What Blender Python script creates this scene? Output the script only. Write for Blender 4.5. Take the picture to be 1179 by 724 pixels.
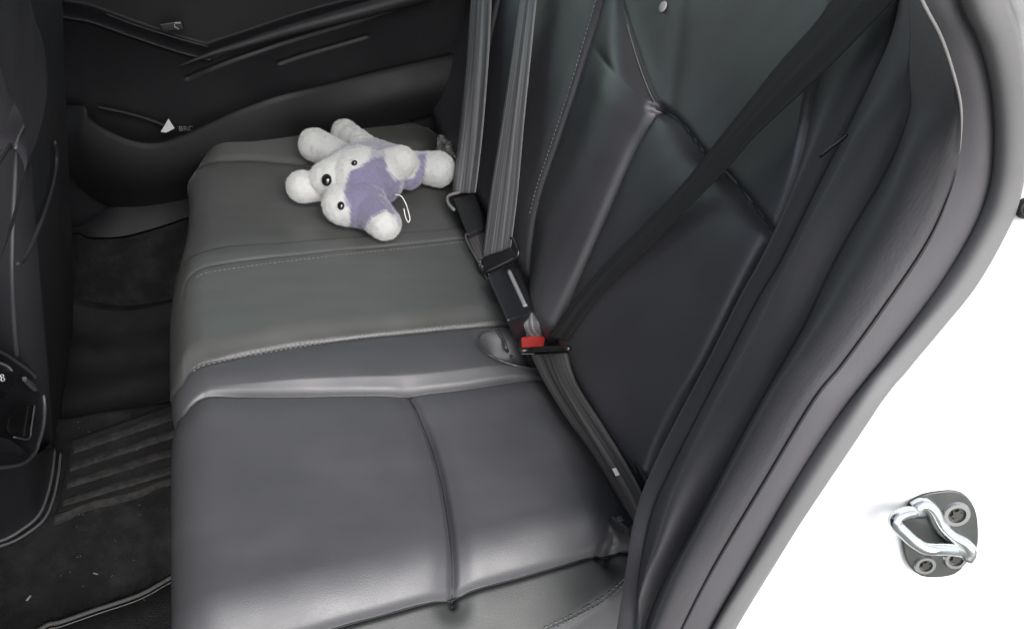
import bpy, bmesh, math, random
import numpy as np
from mathutils import Vector, Matrix, noise
random.seed(4); np.random.seed(4)
S = bpy.context.scene
for o in list(bpy.data.objects): bpy.data.objects.remove(o)
COL = S.collection

# ------------------------------------------------------------ camera
F, CX, CY = 800.0, 589.5, 362.0
_dx = np.array([2060, -272, F]); _dx = _dx/np.linalg.norm(_dx)
_dy = np.array([-375, -767, F]); _dy = _dy/np.linalg.norm(_dy)
_d = _dx@_dy; _a = _dx-_d/2*_dy; _b = _dy-_d/2*_dx
_a /= np.linalg.norm(_a); _b -= (_b@_a)*_a; _b /= np.linalg.norm(_b)
AX = np.array([_a[0], -_a[1], -_a[2]]); BX = np.array([_b[0], -_b[1], -_b[2]])
W = np.array([AX, BX, np.cross(AX, BX)])          # camera -> world
CAM = np.array([0, 0, .85])
cd = bpy.data.cameras.new("camera"); cam = bpy.data.objects.new("camera", cd); COL.objects.link(cam)
cd.sensor_width = 36; cd.lens = 36*F/1179; cd.clip_start = .02; cd.clip_end = 400
M4 = Matrix([list(W[i])+[CAM[i]] for i in range(3)]+[[0, 0, 0, 1]])
cam.matrix_world = M4
S.camera = cam

# ------------------------------------------------------------ light
w = bpy.data.worlds.new("World"); S.world = w; w.use_nodes = True
nt = w.node_tree; bg = nt.nodes['Background']
sky = nt.nodes.new('ShaderNodeTexSky'); sky.sky_type = 'NISHITA'; sky.sun_disc = False
SUN_EL, SUN_AZ = math.radians(46), math.radians(176)
sky.sun_elevation = SUN_EL; sky.sun_rotation = SUN_AZ; sky.air_density = 1.0; sky.dust_density = 3; sky.ozone_density = 1
hs = nt.nodes.new('ShaderNodeHueSaturation'); hs.inputs['Saturation'].default_value = .42
nt.links.new(sky.outputs[0], hs.inputs['Color']); nt.links.new(hs.outputs[0], bg.inputs[0]); bg.inputs[1].default_value = .15
sd = bpy.data.lights.new("sun", 'SUN'); sun = bpy.data.objects.new("sun", sd); COL.objects.link(sun)
sd.energy = 1.1; sd.angle = math.radians(40); sd.color = (1, .985, .975)
sv = Vector((math.sin(SUN_AZ)*math.cos(SUN_EL), math.cos(SUN_AZ)*math.cos(SUN_EL), math.sin(SUN_EL)))
sun.rotation_euler = sv.to_track_quat('Z', 'Y').to_euler()
S.view_settings.view_transform = 'Standard'; S.view_settings.look = 'None'
S.view_settings.exposure = 1.42; S.view_settings.gamma = 1; S.view_settings.use_curve_mapping = False

# ------------------------------------------------------------ helpers
def ray(px, py):
    c = np.array([px-CX, -(py-CY), -F]); return W@(c/np.linalg.norm(c))
def at(px, py, n, o):
    r = ray(px, py); n = np.array(n, float); t = (n@(np.array(o)-CAM))/(n@r); return CAM+t*r
def onz(px, py, z=0.): return at(px, py, (0, 0, 1), (0, 0, z))
def ony(px, py, y): return at(px, py, (0, 1, 0), (0, y, 0))
def onx(px, py, x): return at(px, py, (1, 0, 0), (x, 0, 0))
LEAN = math.radians(18)
BN = np.array([math.cos(LEAN), 0, -math.sin(LEAN)]); BU = np.array([math.sin(LEAN), 0, math.cos(LEAN)])
BO = np.array([.475, 0, 0])
def onb(px, py, off=0.): return at(px, py, BN, BO-BN*off)       # backrest plane moved forward by off
OPN = np.array([0, 1, -.22]);
def ono(px, py, y0): return at(px, py, OPN, (0, y0, 0))         # door opening plane y = y0 + .22 z
def bcoord(p): q = np.array(p)-BO; return np.array([q[1], q@BU])
def project(P):
    c = (np.asarray(P)-CAM)@W
    return np.stack([CX-F*c[..., 0]/c[..., 2], CY+F*c[..., 1]/c[..., 2]], -1)

def crv(pts, n=60):
    """Catmull-Rom through points, even arc length, n samples"""
    P = np.array(pts, float)
    P = np.vstack([2*P[0]-P[1], P, 2*P[-1]-P[-2]]); out = []
    for i in range(1, len(P)-2):
        for t in np.linspace(0, 1, 16, endpoint=False):
            a, b, c, d = P[i-1:i+3]
            out.append(.5*((2*b)+(c-a)*t+(2*a-5*b+4*c-d)*t*t+(3*b-a-3*c+d)*t**3))
    out.append(P[-2]); out = np.array(out)
    L = np.concatenate([[0], np.cumsum(np.linalg.norm(np.diff(out, axis=0), axis=1))])
    s = np.linspace(0, L[-1], n)
    return np.stack([np.interp(s, L, out[:, k]) for k in range(out.shape[1])], -1)

def link(name, me, mat=None, parent=None, smooth=True):
    o = bpy.data.objects.new(name, me); COL.objects.link(o)
    if mat: me.materials.append(mat)
    if smooth:
        me.polygons.foreach_set('use_smooth', [True]*len(me.polygons))
    if parent: o.parent = parent
    return o
def mesh(name, V, Fc, mat=None, parent=None, smooth=True):
    me = bpy.data.meshes.new(name)
    if isinstance(V, np.ndarray) and isinstance(Fc, np.ndarray):
        me.vertices.add(len(V)); me.vertices.foreach_set('co', V.astype(np.float32).ravel())
        k = Fc.shape[1]; me.loops.add(len(Fc)*k); me.loops.foreach_set('vertex_index', Fc.astype(np.int32).ravel())
        me.polygons.add(len(Fc)); me.polygons.foreach_set('loop_start', np.arange(0, len(Fc)*k, k, dtype=np.int32)); me.validate()
    else:
        me.from_pydata([tuple(map(float, v)) for v in V], [], [tuple(map(int, f)) for f in Fc])
    me.update()
    return link(name, me, mat, parent, smooth)
def gridfaces(n, m, off=0, closed=False):
    i, j = np.meshgrid(np.arange(n-1), np.arange(m if closed else m-1), indexing='ij')
    j2 = (j+1) % m
    return np.stack([i*m+j, (i+1)*m+j, (i+1)*m+j2, i*m+j2], -1).reshape(-1, 4)+off
def sheet(name, P, mat, parent=None, flip=False, solid=0):
    n, m = P.shape[:2]; f = gridfaces(n, m)
    if flip: f = f[:, ::-1]
    o = mesh(name, P.reshape(-1, 3), f, mat, parent)
    if solid:
        md = o.modifiers.new('thickness', 'SOLIDIFY'); md.thickness = solid; md.offset = -1
    return o
def tube_vf(P, r, k=8, off=0):
    P = np.array(P, float); n = len(P); rr = np.full(n, r) if np.isscalar(r) else np.array(r)
    T = np.gradient(P, axis=0); T /= np.linalg.norm(T, axis=1)[:, None]+1e-12
    up = np.array([0, 0, 1.]) if abs(T[0][2]) < .9 else np.array([1., 0, 0]); V = []
    for i in range(n):
        a = np.cross(T[i], up); a /= np.linalg.norm(a)+1e-12; b = np.cross(a, T[i]); up = b
        for j in range(k):
            t = 2*math.pi*j/k; V.append(P[i]+rr[i]*(a*math.cos(t)+b*math.sin(t)))
    Fc = [tuple(x) for x in gridfaces(n, k, off, True)]
    Fc.append(tuple(off+j for j in range(k))); Fc.append(tuple(off+(n-1)*k+j for j in range(k))[::-1])
    return V, Fc
def tube(name, P, r, mat, parent=None, k=8):
    V, Fc = tube_vf(P, r, k); return mesh(name, V, Fc, mat, parent)
def multi_tube(name, L, r, mat, parent=None, k=6):
    V, Fc = [], []
    for P in L:
        v, f = tube_vf(P, r, k, len(V)); V += v; Fc += f
    return mesh(name, V, Fc, mat, parent)
def from_bm(name, bm, mat, parent=None, smooth=False, bev=0, seg=2):
    me = bpy.data.meshes.new(name); bmesh.ops.recalc_face_normals(bm, faces=bm.faces); bm.to_mesh(me); bm.free()
    o = link(name, me, mat, parent, smooth)
    if bev:
        md = o.modifiers.new('bevel', 'BEVEL'); md.width = bev; md.segments = seg; md.limit_method = 'ANGLE'
        me.polygons.foreach_set('use_smooth', [True]*len(me.polygons))
        wn = o.modifiers.new('wn', 'WEIGHTED_NORMAL'); wn.keep_sharp = True
    return o
def obox(name, c, ex, ey, ez, mat, parent=None, bev=.003, taper=1.):
    """box with centre c and half-axis vectors"""
    c, ex, ey, ez = map(np.array, (c, ex, ey, ez)); bm = bmesh.new(); vs = []
    for sz in (-1, 1):
        k = taper if sz > 0 else 1
        for sx, sy in ((-1, -1), (1, -1), (1, 1), (-1, 1)):
            vs.append(bm.verts.new(c+sx*k*ex+sy*k*ey+sz*ez))
    for f in ((0, 1, 2, 3), (4, 5, 6, 7), (0, 1, 5, 4), (1, 2, 6, 5), (2, 3, 7, 6), (3, 0, 4, 7)): bm.faces.new([vs[i] for i in f])
    return from_bm(name, bm, mat, parent, bev=bev)
def plate(name, outline, depthvec, mat, parent=None, bev=.002, smooth=False):
    """closed 3D outline extruded along depthvec"""
    bm = bmesh.new(); d = np.array(depthvec); n = len(outline)
    a = [bm.verts.new(p) for p in outline]; b = [bm.verts.new(np.array(p)+d) for p in outline]
    bm.faces.new(a); bm.faces.new(b[::-1])
    for i in range(n): bm.faces.new((a[i], a[(i+1) % n], b[(i+1) % n], b[i]))
    return from_bm(name, bm, mat, parent, bev=bev)
def empty(name, loc=(0, 0, 0)):
    o = bpy.data.objects.new(name, None); COL.objects.link(o); o.location = loc; return o
def thing(name, label, cat, group=None, kind=None):
    o = empty(name); return tag(o, label, cat, group, kind)
def tag(o, label=None, cat=None, group=None, kind=None):
    if label: o['label'] = label
    if cat: o['category'] = cat
    if group: o['group'] = group
    if kind: o['kind'] = kind
    return o
def settle(o):
    """put an Empty at the base of its parts without moving them"""
    bb = []
    for c in o.children:
        bb += [c.matrix_basis@Vector(v) for v in c.bound_box]
    lo = Vector((sum(v.x for v in bb)/len(bb), sum(v.y for v in bb)/len(bb), min(v.z for v in bb)))
    o.location = lo
    for c in o.children:
        c.matrix_parent_inverse = Matrix.Translation(-lo)

def pdist(X, Y, poly):
    """distance and signed side from 2D polyline; returns d, side, along"""
    poly = np.array(poly); best = np.full(X.shape, 1e9); side = np.zeros(X.shape); al = np.zeros(X.shape); acc = 0
    for a, b in zip(poly[:-1], poly[1:]):
        e = b-a; L2 = e@e; L = math.sqrt(L2)
        t = np.clip(((X-a[0])*e[0]+(Y-a[1])*e[1])/L2, 0, 1)
        dx = X-a[0]-t*e[0]; dy = Y-a[1]-t*e[1]; d = np.hypot(dx, dy); m = d < best
        best = np.where(m, d, best); side = np.where(m, np.sign(e[0]*(Y-a[1])-e[1]*(X-a[0])), side)
        al = np.where(m, acc+t*L, al); acc += L
    return best, side, al/acc
def sstep(a, b, x): t = np.clip((x-a)/(b-a), 0, 1); return t*t*(3-2*t)
def fnoise(X, Y, sc, seed=0):
    r = np.random.RandomState(seed); o = np.zeros_like(X)
    for k in range(7):
        a = r.uniform(0, 6.28); f = sc*r.uniform(.5, 1.8); o += np.sin((X*math.cos(a)+Y*math.sin(a))*f+r.uniform(0, 6.28))
    return o/7

# ------------------------------------------------------------ materials
def mat(name, col, rough=.5, spec=.5, metal=0, bump=None, var=0, varscale=6, sheen=0, coat=0, dust=None, bdist=.0006):
    m = bpy.data.materials.new(name); m.use_nodes = True; N = m.node_tree.nodes; Lk = m.node_tree.links
    p = N['Principled BSDF']; p.inputs['Roughness'].default_value = rough; p.inputs['Metallic'].default_value = metal
    p.inputs['Specular IOR Level'].default_value = spec; p.inputs['Base Color'].default_value = (*col, 1)
    if sheen: p.inputs['Sheen Weight'].default_value = sheen
    if coat: p.inputs['Coat Weight'].default_value = coat; p.inputs['Coat Roughness'].default_value = .15
    tc = N.new('ShaderNodeTexCoord'); src = None
    if var:
        nz = N.new('ShaderNodeTexNoise'); nz.inputs['Scale'].default_value = varscale; nz.inputs['Detail'].default_value = 6
        Lk.new(tc.outputs['Object'], nz.inputs['Vector'])
        mx = N.new('ShaderNodeMix'); mx.data_type = 'RGBA'
        mx.inputs['A'].default_value = (*[c*(1-var) for c in col], 1); mx.inputs['B'].default_value = (*[min(1, c*(1+var)) for c in col], 1)
        Lk.new(nz.outputs['Fac'], mx.inputs['Factor']); src = mx.outputs['Result']
        mr = N.new('ShaderNodeMapRange'); mr.inputs['To Min'].default_value = max(.03, rough-.09); mr.inputs['To Max'].default_value = min(1, rough+.09)
        mr.inputs['From Min'].default_value = .3; mr.inputs['From Max'].default_value = .7
        Lk.new(nz.outputs['Fac'], mr.inputs['Value']); Lk.new(mr.outputs[0], p.inputs['Roughness'])
    if dust:
        dc, sc, lo, hi = dust
        nz = N.new('ShaderNodeTexNoise'); nz.inputs['Scale'].default_value = sc; nz.inputs['Detail'].default_value = 12; nz.inputs['Roughness'].default_value = .75
        Lk.new(tc.outputs['Object'], nz.inputs['Vector'])
        mr = N.new('ShaderNodeMapRange'); mr.inputs['From Min'].default_value = lo; mr.inputs['From Max'].default_value = hi
        Lk.new(nz.outputs['Fac'], mr.inputs['Value'])
        mx = N.new('ShaderNodeMix'); mx.data_type = 'RGBA'; mx.inputs['B'].default_value = (*dc, 1)
        if src: Lk.new(src, mx.inputs['A'])
        else: mx.inputs['A'].default_value = (*col, 1)
        Lk.new(mr.outputs[0], mx.inputs['Factor']); src = mx.outputs['Result']
    if src: Lk.new(src, p.inputs['Base Color'])
    if bump:
        kind, sc, st = bump
        if kind == 'leather':
            t = N.new('ShaderNodeTexVoronoi'); t.inputs['Scale'].default_value = sc; t.feature = 'DISTANCE_TO_EDGE'; out = t.outputs['Distance']
        elif kind == 'stretch':
            mp = N.new('ShaderNodeMapping'); mp.inputs['Scale'].default_value = (1, 1, .12); Lk.new(tc.outputs['Object'], mp.inputs['Vector'])
            t = N.new('ShaderNodeTexNoise'); t.inputs['Scale'].default_value = sc; t.inputs['Detail'].default_value = 8; out = t.outputs['Fac']
        else:
            t = N.new('ShaderNodeTexNoise'); t.inputs['Scale'].default_value = sc; t.inputs['Detail'].default_value = 6; out = t.outputs['Fac']
        Lk.new((mp.outputs[0] if kind == 'stretch' else tc.outputs['Object']), t.inputs['Vector'])
        b = N.new('ShaderNodeBump'); b.inputs['Strength'].default_value = st; b.inputs['Distance'].default_value = bdist
        Lk.new(out, b.inputs['Height']); Lk.new(b.outputs[0], p.inputs['Normal'])
    return m
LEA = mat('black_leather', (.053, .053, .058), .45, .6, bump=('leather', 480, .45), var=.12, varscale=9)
LEB = mat('black_leather_back_shaded', (.037, .036, .040), .42, .65, bump=('leather', 480, .5), var=.12, varscale=8)  # same leather as the cushion, darkened for the shade on the backrest
FAB = mat('side_cloth', (.037, .0355, .039), .62, .4, bump=('stretch', 420, .7), var=.12, varscale=12, sheen=.15)
TRIM = mat('grey_trim', (.058, .056, .061), .6, .4, bump=('noise', 1500, .5), var=.08)
SEAL = mat('grey_rubber_seal', (.12, .119, .12), .55, .4, bump=('noise', 900, .3), var=.08)
PLA = mat('black_plastic', (.012, .012, .014), .55, .4, bump=('noise', 1400, .5), var=.1)
PLAS = mat('black_plastic_smooth', (.013, .013, .015), .28, .5)
DOORM = mat('door_plastic', (.008, .008, .0095), .55, .3, bump=('noise', 1300, .4), var=.15)
CARPET = mat('black_carpet', (.008, .008, .0088), .95, .1, bump=('noise', 500, 1.), dust=((.027, .0265, .026), 16, .45, .8), bdist=.003)
MATM = mat('black_rubber_mat', (.006, .006, .0065), .8, .25, bump=('noise', 420, 1.), dust=((.022, .0215, .02), 17, .5, .85), bdist=.002)
RIB = mat('dusty_mat_rib', (.013, .013, .013), .9, .2, bump=('noise', 520, 1.), dust=((.042, .041, .039), 70, .42, .72), bdist=.002)
WHITE = mat('white_car_paint', (.64, .64, .64), .5, .4)
STI = mat('grey_thread', (.15, .148, .15), .7, .3)
CHR = mat('zinc_metal', (.5, .53, .53), .24, metal=1, var=.12, varscale=60)
ZPL = mat('zinc_plate', (.06, .064, .062), .35, metal=.5, var=.25, varscale=45)
DMET = mat('dark_metal', (.1, .095, .09), .35, metal=1)
RED = mat('red_button_plastic', (.40, .035, .03), .4)
PAPER = mat('white_paper', (.45, .45, .46), .8, .2)
BLACK = mat('gloss_black', (.008, .008, .008), .12, .6)
HEAD = mat('headliner', (.3, .3, .29), .9, .1, bump=('noise', 600, .4))
GLASS = bpy.data.materials.new('green_tinted_glass'); GLASS.use_nodes = True
_n = GLASS.node_tree.nodes; _n.remove(_n['Principled BSDF']); _t = _n.new('ShaderNodeBsdfTransparent'); _t.inputs[0].default_value = (.84, .92, .86, 1)
_g = _n.new('ShaderNodeBsdfGlossy'); _g.inputs['Roughness'].default_value = .02; _x = _n.new('ShaderNodeMixShader'); _x.inputs[0].default_value = .06
for _a, _b in ((_t.outputs[0], _x.inputs[1]), (_g.outputs[0], _x.inputs[2]), (_x.outputs[0], _n['Material Output'].inputs[0])): GLASS.node_tree.links.new(_a, _b)
def belt_mat(name, col, amp=.35, bd=.0004):
    m = mat(name, col, .62, .45); N = m.node_tree.nodes; Lk = m.node_tree.links; p = N['Principled BSDF']
    uv = N.new('ShaderNodeAttribute'); uv.attribute_name = 'uvx'
    sx = N.new('ShaderNodeSeparateXYZ'); Lk.new(uv.outputs['Vector'], sx.inputs[0])
    mp = N.new('ShaderNodeMapping'); mp.inputs['Scale'].default_value = (15, .6, 1); Lk.new(uv.outputs['Vector'], mp.inputs['Vector'])
    nz = N.new('ShaderNodeTexNoise'); nz.inputs['Scale'].default_value = 1.2; nz.inputs['Detail'].default_value = 3; Lk.new(mp.outputs[0], nz.inputs['Vector'])
    mx = N.new('ShaderNodeMix'); mx.data_type = 'RGBA'; mx.inputs['A'].default_value = (*[c*(1-amp) for c in col], 1); mx.inputs['B'].default_value = (*[c*(1+amp) for c in col], 1)
    mr = N.new('ShaderNodeMapRange'); mr.inputs['From Min'].default_value = .38; mr.inputs['From Max'].default_value = .62; Lk.new(nz.outputs['Fac'], mr.inputs['Value'])
    Lk.new(mr.outputs[0], mx.inputs['Factor']); Lk.new(mx.outputs['Result'], p.inputs['Base Color'])
    wv = N.new('ShaderNodeMath'); wv.operation = 'SINE'; ml = N.new('ShaderNodeMath'); ml.operation = 'MULTIPLY'; ml.inputs[1].default_value = 110
    Lk.new(sx.outputs[0], ml.inputs[0]); Lk.new(ml.outputs[0], wv.inputs[0])
    w2 = N.new('ShaderNodeMath'); w2.operation = 'SINE'; m2 = N.new('ShaderNodeMath'); m2.operation = 'MULTIPLY'; m2.inputs[1].default_value = 900
    Lk.new(sx.outputs[1], m2.inputs[0]); Lk.new(m2.outputs[0], w2.inputs[0])
    ad = N.new('ShaderNodeMath'); Lk.new(wv.outputs[0], ad.inputs[0]); Lk.new(w2.outputs[0], ad.inputs[1])
    b = N.new('ShaderNodeBump'); b.inputs['Strength'].default_value = .2; b.inputs['Distance'].default_value = bd
    Lk.new(ad.outputs[0], b.inputs['Height']); Lk.new(b.outputs[0], p.inputs['Normal'])
    return m
WEB = belt_mat('grey_webbing', (.150, .145, .149), .42)
WEBM = belt_mat('brown_grey_webbing', (.046, .043, .043), .55)
WEBD = belt_mat('black_webbing', (.017, .0165, .0165), .12, .00015)

# ============================================================ REAR SEAT
seat = thing('rear_seat', 'black leather three place rear bench seat with grey stitching', 'car seat')

# ---- cushion: seams traced on the plane of its top
def zc(pts, z=0., n=60): return crv([onz(*p, z)[:2] for p in pts], n)
S1 = zc([(160, 440), (204, 437), (216, 426), (235, 419), (300, 405), (400, 389), (500, 378), (600, 369), (640, 366)])
S2 = zc([(150, 480), (206, 478), (225, 467), (250, 461), (330, 461), (400, 459), (470, 457), (540, 450), (615, 437), (660, 430)], -.02)
S3 = zc([(470, 457), (482, 478), (497, 512), (510, 560), (519, 620), (524, 682)], -.016)
S4 = zc([(150, 790), (260, 757), (380, 724), (450, 704), (523, 683), (600, 662), (680, 640), (715, 628), (760, 620)], -.036)
S5 = zc([(500, 768), (560, 748), (620, 726), (660, 708), (695, 688), (720, 668), (735, 655), (760, 630)], -.06)
S6 = zc([(170, 310), (224, 304), (260, 296), (330, 290), (400, 283), (460, 277), (520, 272), (560, 268)], -.016)
S6b = zc([(170, 345), (207, 345), (215, 324), (240, 312), (300, 303), (400, 291), (480, 283), (545, 276)])
S7 = zc([(190, 186), (245, 184), (290, 182), (345, 186), (400, 187), (450, 186), (520, 184)])
S8 = zc([(222, 192), (232, 178), (250, 162), (280, 150), (310, 143), (345, 137), (400, 133), (450, 131), (480, 137), (505, 150), (530, 166)])
XF0 = -.136
NY, NX = 900, 460
ys = np.linspace(.24, 1.72, NY); ss = np.concatenate([np.linspace(-.34, -.02, 40), np.linspace(-.02, .64, NX-40)])
YY, SS = np.meshgrid(ys, ss, indexing='ij')
# front edge follows y : straight then swept back on the far side
xf = XF0 + .035*sstep(1.0, 1.45, ys)
_k = int(np.argmax(S8[:, 1])); xf = np.maximum(xf, np.interp(ys, S8[:_k+1, 1], S8[:_k+1, 0], left=-9, right=S8[_k, 0]+.05)-.02)
# far outline from S8 as y limit per x
R = .066
s_ = SS
arc = np.clip(-s_+R*1.2, 0, R*math.pi/2)           # arc length past the start of the roll
a_ = arc/R
X = xf[:, None] + R + np.where(s_ >= R*1.2, s_-R*1.2, -R*np.sin(a_))
Z = -R*(1-np.cos(a_)) - np.clip((-s_+R*1.2)-R*math.pi/2, 0, 1)
X = X - .03*np.clip(-Z-.035, 0, 1)*-1.0             # front face slants back a little under
Y = YY.copy()
top = sstep(-.0, .05, s_)
hh = np.zeros_like(Z)
def groove(C, dep, wd, mask=1.):
    global hh
    mask = .3+.7*sstep(.02, .13, s_)
    d, sd_, al = pdist(X, Y, C); hh = hh-dep*np.exp(-(d/wd)**2)*mask; return d, sd_
d1, q1 = groove(S1, .004, .005)
d2, q2 = groove(S2, .010, .005)
hh -= .005*np.exp(-(d2/.022)**2)
d6, q6 = groove(S6, .005, .003); hh -= .002*np.exp(-(d6/.02)**2)
d6b, _ = groove(S6b, .003, .004)
d7, q7 = groove(S7, .007, .012)
d3, q3, al3 = pdist(X, Y, S3); nz3 = .5+.5*sstep(0, .3, al3)
hh -= nz3*(.010*np.exp(-(d3/.005)**2)+.011*np.exp(-(d3/.022)**2))
d4, q4 = groove(S4, .008, .0045)
d5, q5 = groove(S5, .004, .004)
yS4 = np.interp(X, S4[:, 0], S4[:, 1]); yS5 = np.interp(X, S5[:, 0], S5[:, 1])
yS2 = np.interp(X, S2[:, 0], S2[:, 1]); yS1 = np.interp(X, S1[:, 0], S1[:, 1]); yS6 = np.interp(X, S6[:, 0], S6[:, 1])
yS8 = np.interp(X, S8[:, 0], S8[:, 1])
# roll between S2 and S1 : near half falls towards the insert (catches the light)
tt = np.clip((Y-yS2)/(yS1-yS2), 0, 1)
hh += .011*np.sin(np.pi*np.clip(tt*.82+.18*(tt > 0), 0, 1))*np.where((Y > yS2) & (Y < yS1), 1, 0)*np.minimum(1, tt*5)*sstep(.03, .22, s_)
# centre place a little raised
hh += .012*sstep(0, .05, Y-yS1)*(1-sstep(.0, .007, Y-yS6))
# near insert rolls over at its near border
dn = Y-yS4
hh += np.where(dn > 0, -.030*(1-np.clip(dn/.07, 0, 1))**2, 0)
# side panel under the border: slopes down towards the sill
hh += np.where(dn <= 0, -.030-.45*np.clip(-dn, 0, .2)-1.5*np.clip(-dn, 0, .3)**2, 0)
d5s = np.clip(yS5-Y, 0, 1); hh -= .9*d5s*sstep(.05, .3, X)
# far place dish and far edge
hh -= .006*np.sin(np.clip((Y-yS6)/.3, 0, 1)*np.pi)*(Y > yS6)
yS7 = np.interp(X, S7[:, 0], S7[:, 1])
hh += .018*sstep(0, .09, Y-yS7)
df = Y-yS8
far = np.clip(df, 0, 1)
hh -= np.where(df > 0, 1.6*far+14*far**2, 0)
hh += .004*np.exp(-(np.abs(df)/.007)**2)
# seat surface sinks towards the crease and is soft
hh -= .03*sstep(.42, .52, X-.0) + .004*sstep(.0, .3, X)
hh += .0022*fnoise(X, Y, 26, 3)+.0006*fnoise(X, Y, 90, 5)
# folds near the inner corner and buckle pocket dip
def dip(px, py, r, dep, z=0):
    global hh
    p = onz(px, py, z); hh -= dep*np.exp(-(((X-p[0])**2+(Y-p[1])**2)/r**2))
dip(605, 400, .04, .035); dip(580, 398, .028, .03); dip(566, 394, .02, .02)
dip(690, 600, .03, -.006); dip(712, 622, .018, .012); dip(640, 500, .05, -.006)
for (a, b) in (((695, 625), (706, 600)), ((705, 628), (714, 606))):
    d, _, _ = pdist(X, Y, [onz(*a)[:2], onz(*b)[:2]]); hh -= .006*np.exp(-(d/.005)**2)
Z = Z+hh*top
X = X-np.clip(hh, -.012, .002)*(1-top)*.8
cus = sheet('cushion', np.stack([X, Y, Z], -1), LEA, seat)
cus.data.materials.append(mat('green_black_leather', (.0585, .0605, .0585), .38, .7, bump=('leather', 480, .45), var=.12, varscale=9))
cus.data.materials.append(mat('side_panel_dark', (.024, .027, .026), .5, .5, bump=('leather', 480, .45), var=.12, varscale=9))  # darker green-black tone for the faces between the two near seams
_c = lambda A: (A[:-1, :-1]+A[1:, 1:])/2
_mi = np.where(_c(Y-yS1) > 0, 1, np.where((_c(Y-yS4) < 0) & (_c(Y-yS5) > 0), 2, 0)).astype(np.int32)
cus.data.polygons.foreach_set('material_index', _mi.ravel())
# sampler for things lying on the cushion
_mx, _my, _mz = X[:, 60:].ravel(), Y[:, 60:].ravel(), Z[:, 60:].ravel()
def cz(x, y):
    k = np.argmin((_mx-x)**2+(_my-y)**2); return _mz[k]
def oncush(px, py, lift=0.):
    z = 0.
    for _ in range(6):
        p = onz(px, py, z+lift); z = cz(p[0], p[1])
    return onz(px, py, z+lift)

def stitches(name, P, r=.0009, L=.0052, gap=.0028, mat_=None, parent=None, flat=1.):
    P = crv(P, 400); Ln = np.linalg.norm(np.diff(P, axis=0), axis=1).sum(); n = int(Ln/(L+gap)); out = []
    cum = np.concatenate([[0], np.cumsum(np.linalg.norm(np.diff(P, axis=0), axis=1))])
    for i in range(n):
        s = np.array([i*(L+gap), i*(L+gap)+L*.5, i*(L+gap)+L])
        q = np.stack([np.interp(s, cum, P[:, k]) for k in range(3)], -1); out.append(q)
    V, Fc = [], []
    for q in out:
        v, f = tube_vf(q, [r*.6, r, r*.6], 5, len(V)); V += v; Fc += f
    return mesh(name, V, Fc, mat_ or STI, parent)
# stitching is given in pixels of the seam, laid on the surface
def cst(name, pts, dpx=(0, 0), **kw):
    c = crv(pts, 40); P = [oncush(p[0]+dpx[0], p[1]+dpx[1], .0012) for p in c]
    return stitches(name, P, parent=seat, **kw)
cst('stitching', [(222, 424), (235, 417), (300, 403.5), (400, 387.5), (500, 376.5), (575, 369)], r=.0009)
cst('stitching', [(222, 427.5), (235, 420.5), (300, 407), (400, 391), (500, 380), (575, 372.5)], r=.0009)
cst('stitching', [(226, 319), (240, 313.5), (300, 304.5), (400, 292.5), (480, 284.5), (535, 278)], r=.0008)
cst('stitching', [(627, 722), (660, 706), (695, 686), (716, 668), (733, 652)], r=.0011)
cst('stitching', [(632, 724), (662, 710), (698, 690), (719, 671), (735, 657)], r=.0009)
def seamline(pts, fn, r=.0011):
    return tube('seam_and_shade_line', [fn(*p) for p in crv(pts, 90)], r, PLA, seat, 6)
def along(C, a=0., b=1., lift=.0002):
    q = np.array([[p[0], p[1], cz(p[0], p[1])+lift] for p in C[int(a*59):int(b*59)+1]]); z = q[:, 2].copy()
    z[1:-1] = (z[:-2]+z[1:-1]*2+z[2:])/4; q[:, 2] = z; return q
for C, a, b in ((S2, .13, .93), (S3, 0, 1), (S4, .1, .93), (S6, .13, .98)): tube('seam_and_shade_line', crv(along(C, a, b), 140), .0013, PLA, seat, 6)
# piping on the far edge and seam cords that run over the front roll
tube('piping', [oncush(*p, .001) for p in crv([(232, 179), (250, 162), (280, 150), (310, 143), (345, 137), (400, 133), (450, 131), (480, 137)], 50)], .0017, LEA, seat)

# ---- backrest: height field on the leaning plane
def bc(pts, off=0., n=60): return crv([bcoord(onb(*p, off)) for p in pts], n)
ST = bc([(705, -60), (690, 0), (673, 55), (656, 110), (638, 165), (621, 215), (612, 252), (607, 285), (604, 320)])
IU = bc([(712, -60), (716, 0), (722, 28), (731, 60), (742, 92), (752, 115), (759, 124)])
IL = bc([(757, 130), (750, 145), (735, 172), (716, 215), (700, 252), (681, 295), (665, 332), (650, 370), (640, 400)], -.006)
HS = bc([(757, 126), (770, 133), (786, 146), (812, 182), (835, 201), (862, 232), (891, 268)], -.010)
ER = bc([(1000, -80), (975, -10), (955, 50), (940, 100), (925, 170), (908, 225), (891, 268), (860, 330), (815, 420), (775, 490), (748, 556), (735, 620), (730, 700)])
CF = bc([(590, -60), (573, 0), (560, 60), (545, 130), (535, 200), (530, 260)])
FB = bc([(470, -40), (460, 20), (443, 90), (428, 150), (420, 200)])
DK = bc([(790, -40), (779, 40), (772, 80), (764, 124)])
nu, nv = 560, 330
U, V_ = np.meshgrid(np.linspace(.30, 2.05, nu), np.linspace(-.08, 1.0, nv), indexing='ij')
H = np.zeros_like(U)
def g2(C, dep, wd):
    global H
    d, s, al = pdist(U, V_, C); H -= dep*np.exp(-(d/wd)**2); return d, s, al
dST, sST, _ = g2(ST, .008, .006); H -= .006*np.exp(-(dST/.02)**2)
dIU, sIU, _ = g2(IU, .004, .006)
dIL, sIL, aIL = g2(IL, .008, .007)
dHS, sHS, _ = g2(HS, .011, .006)
dER, sER, _ = g2(ER, .012, .007)
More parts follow.
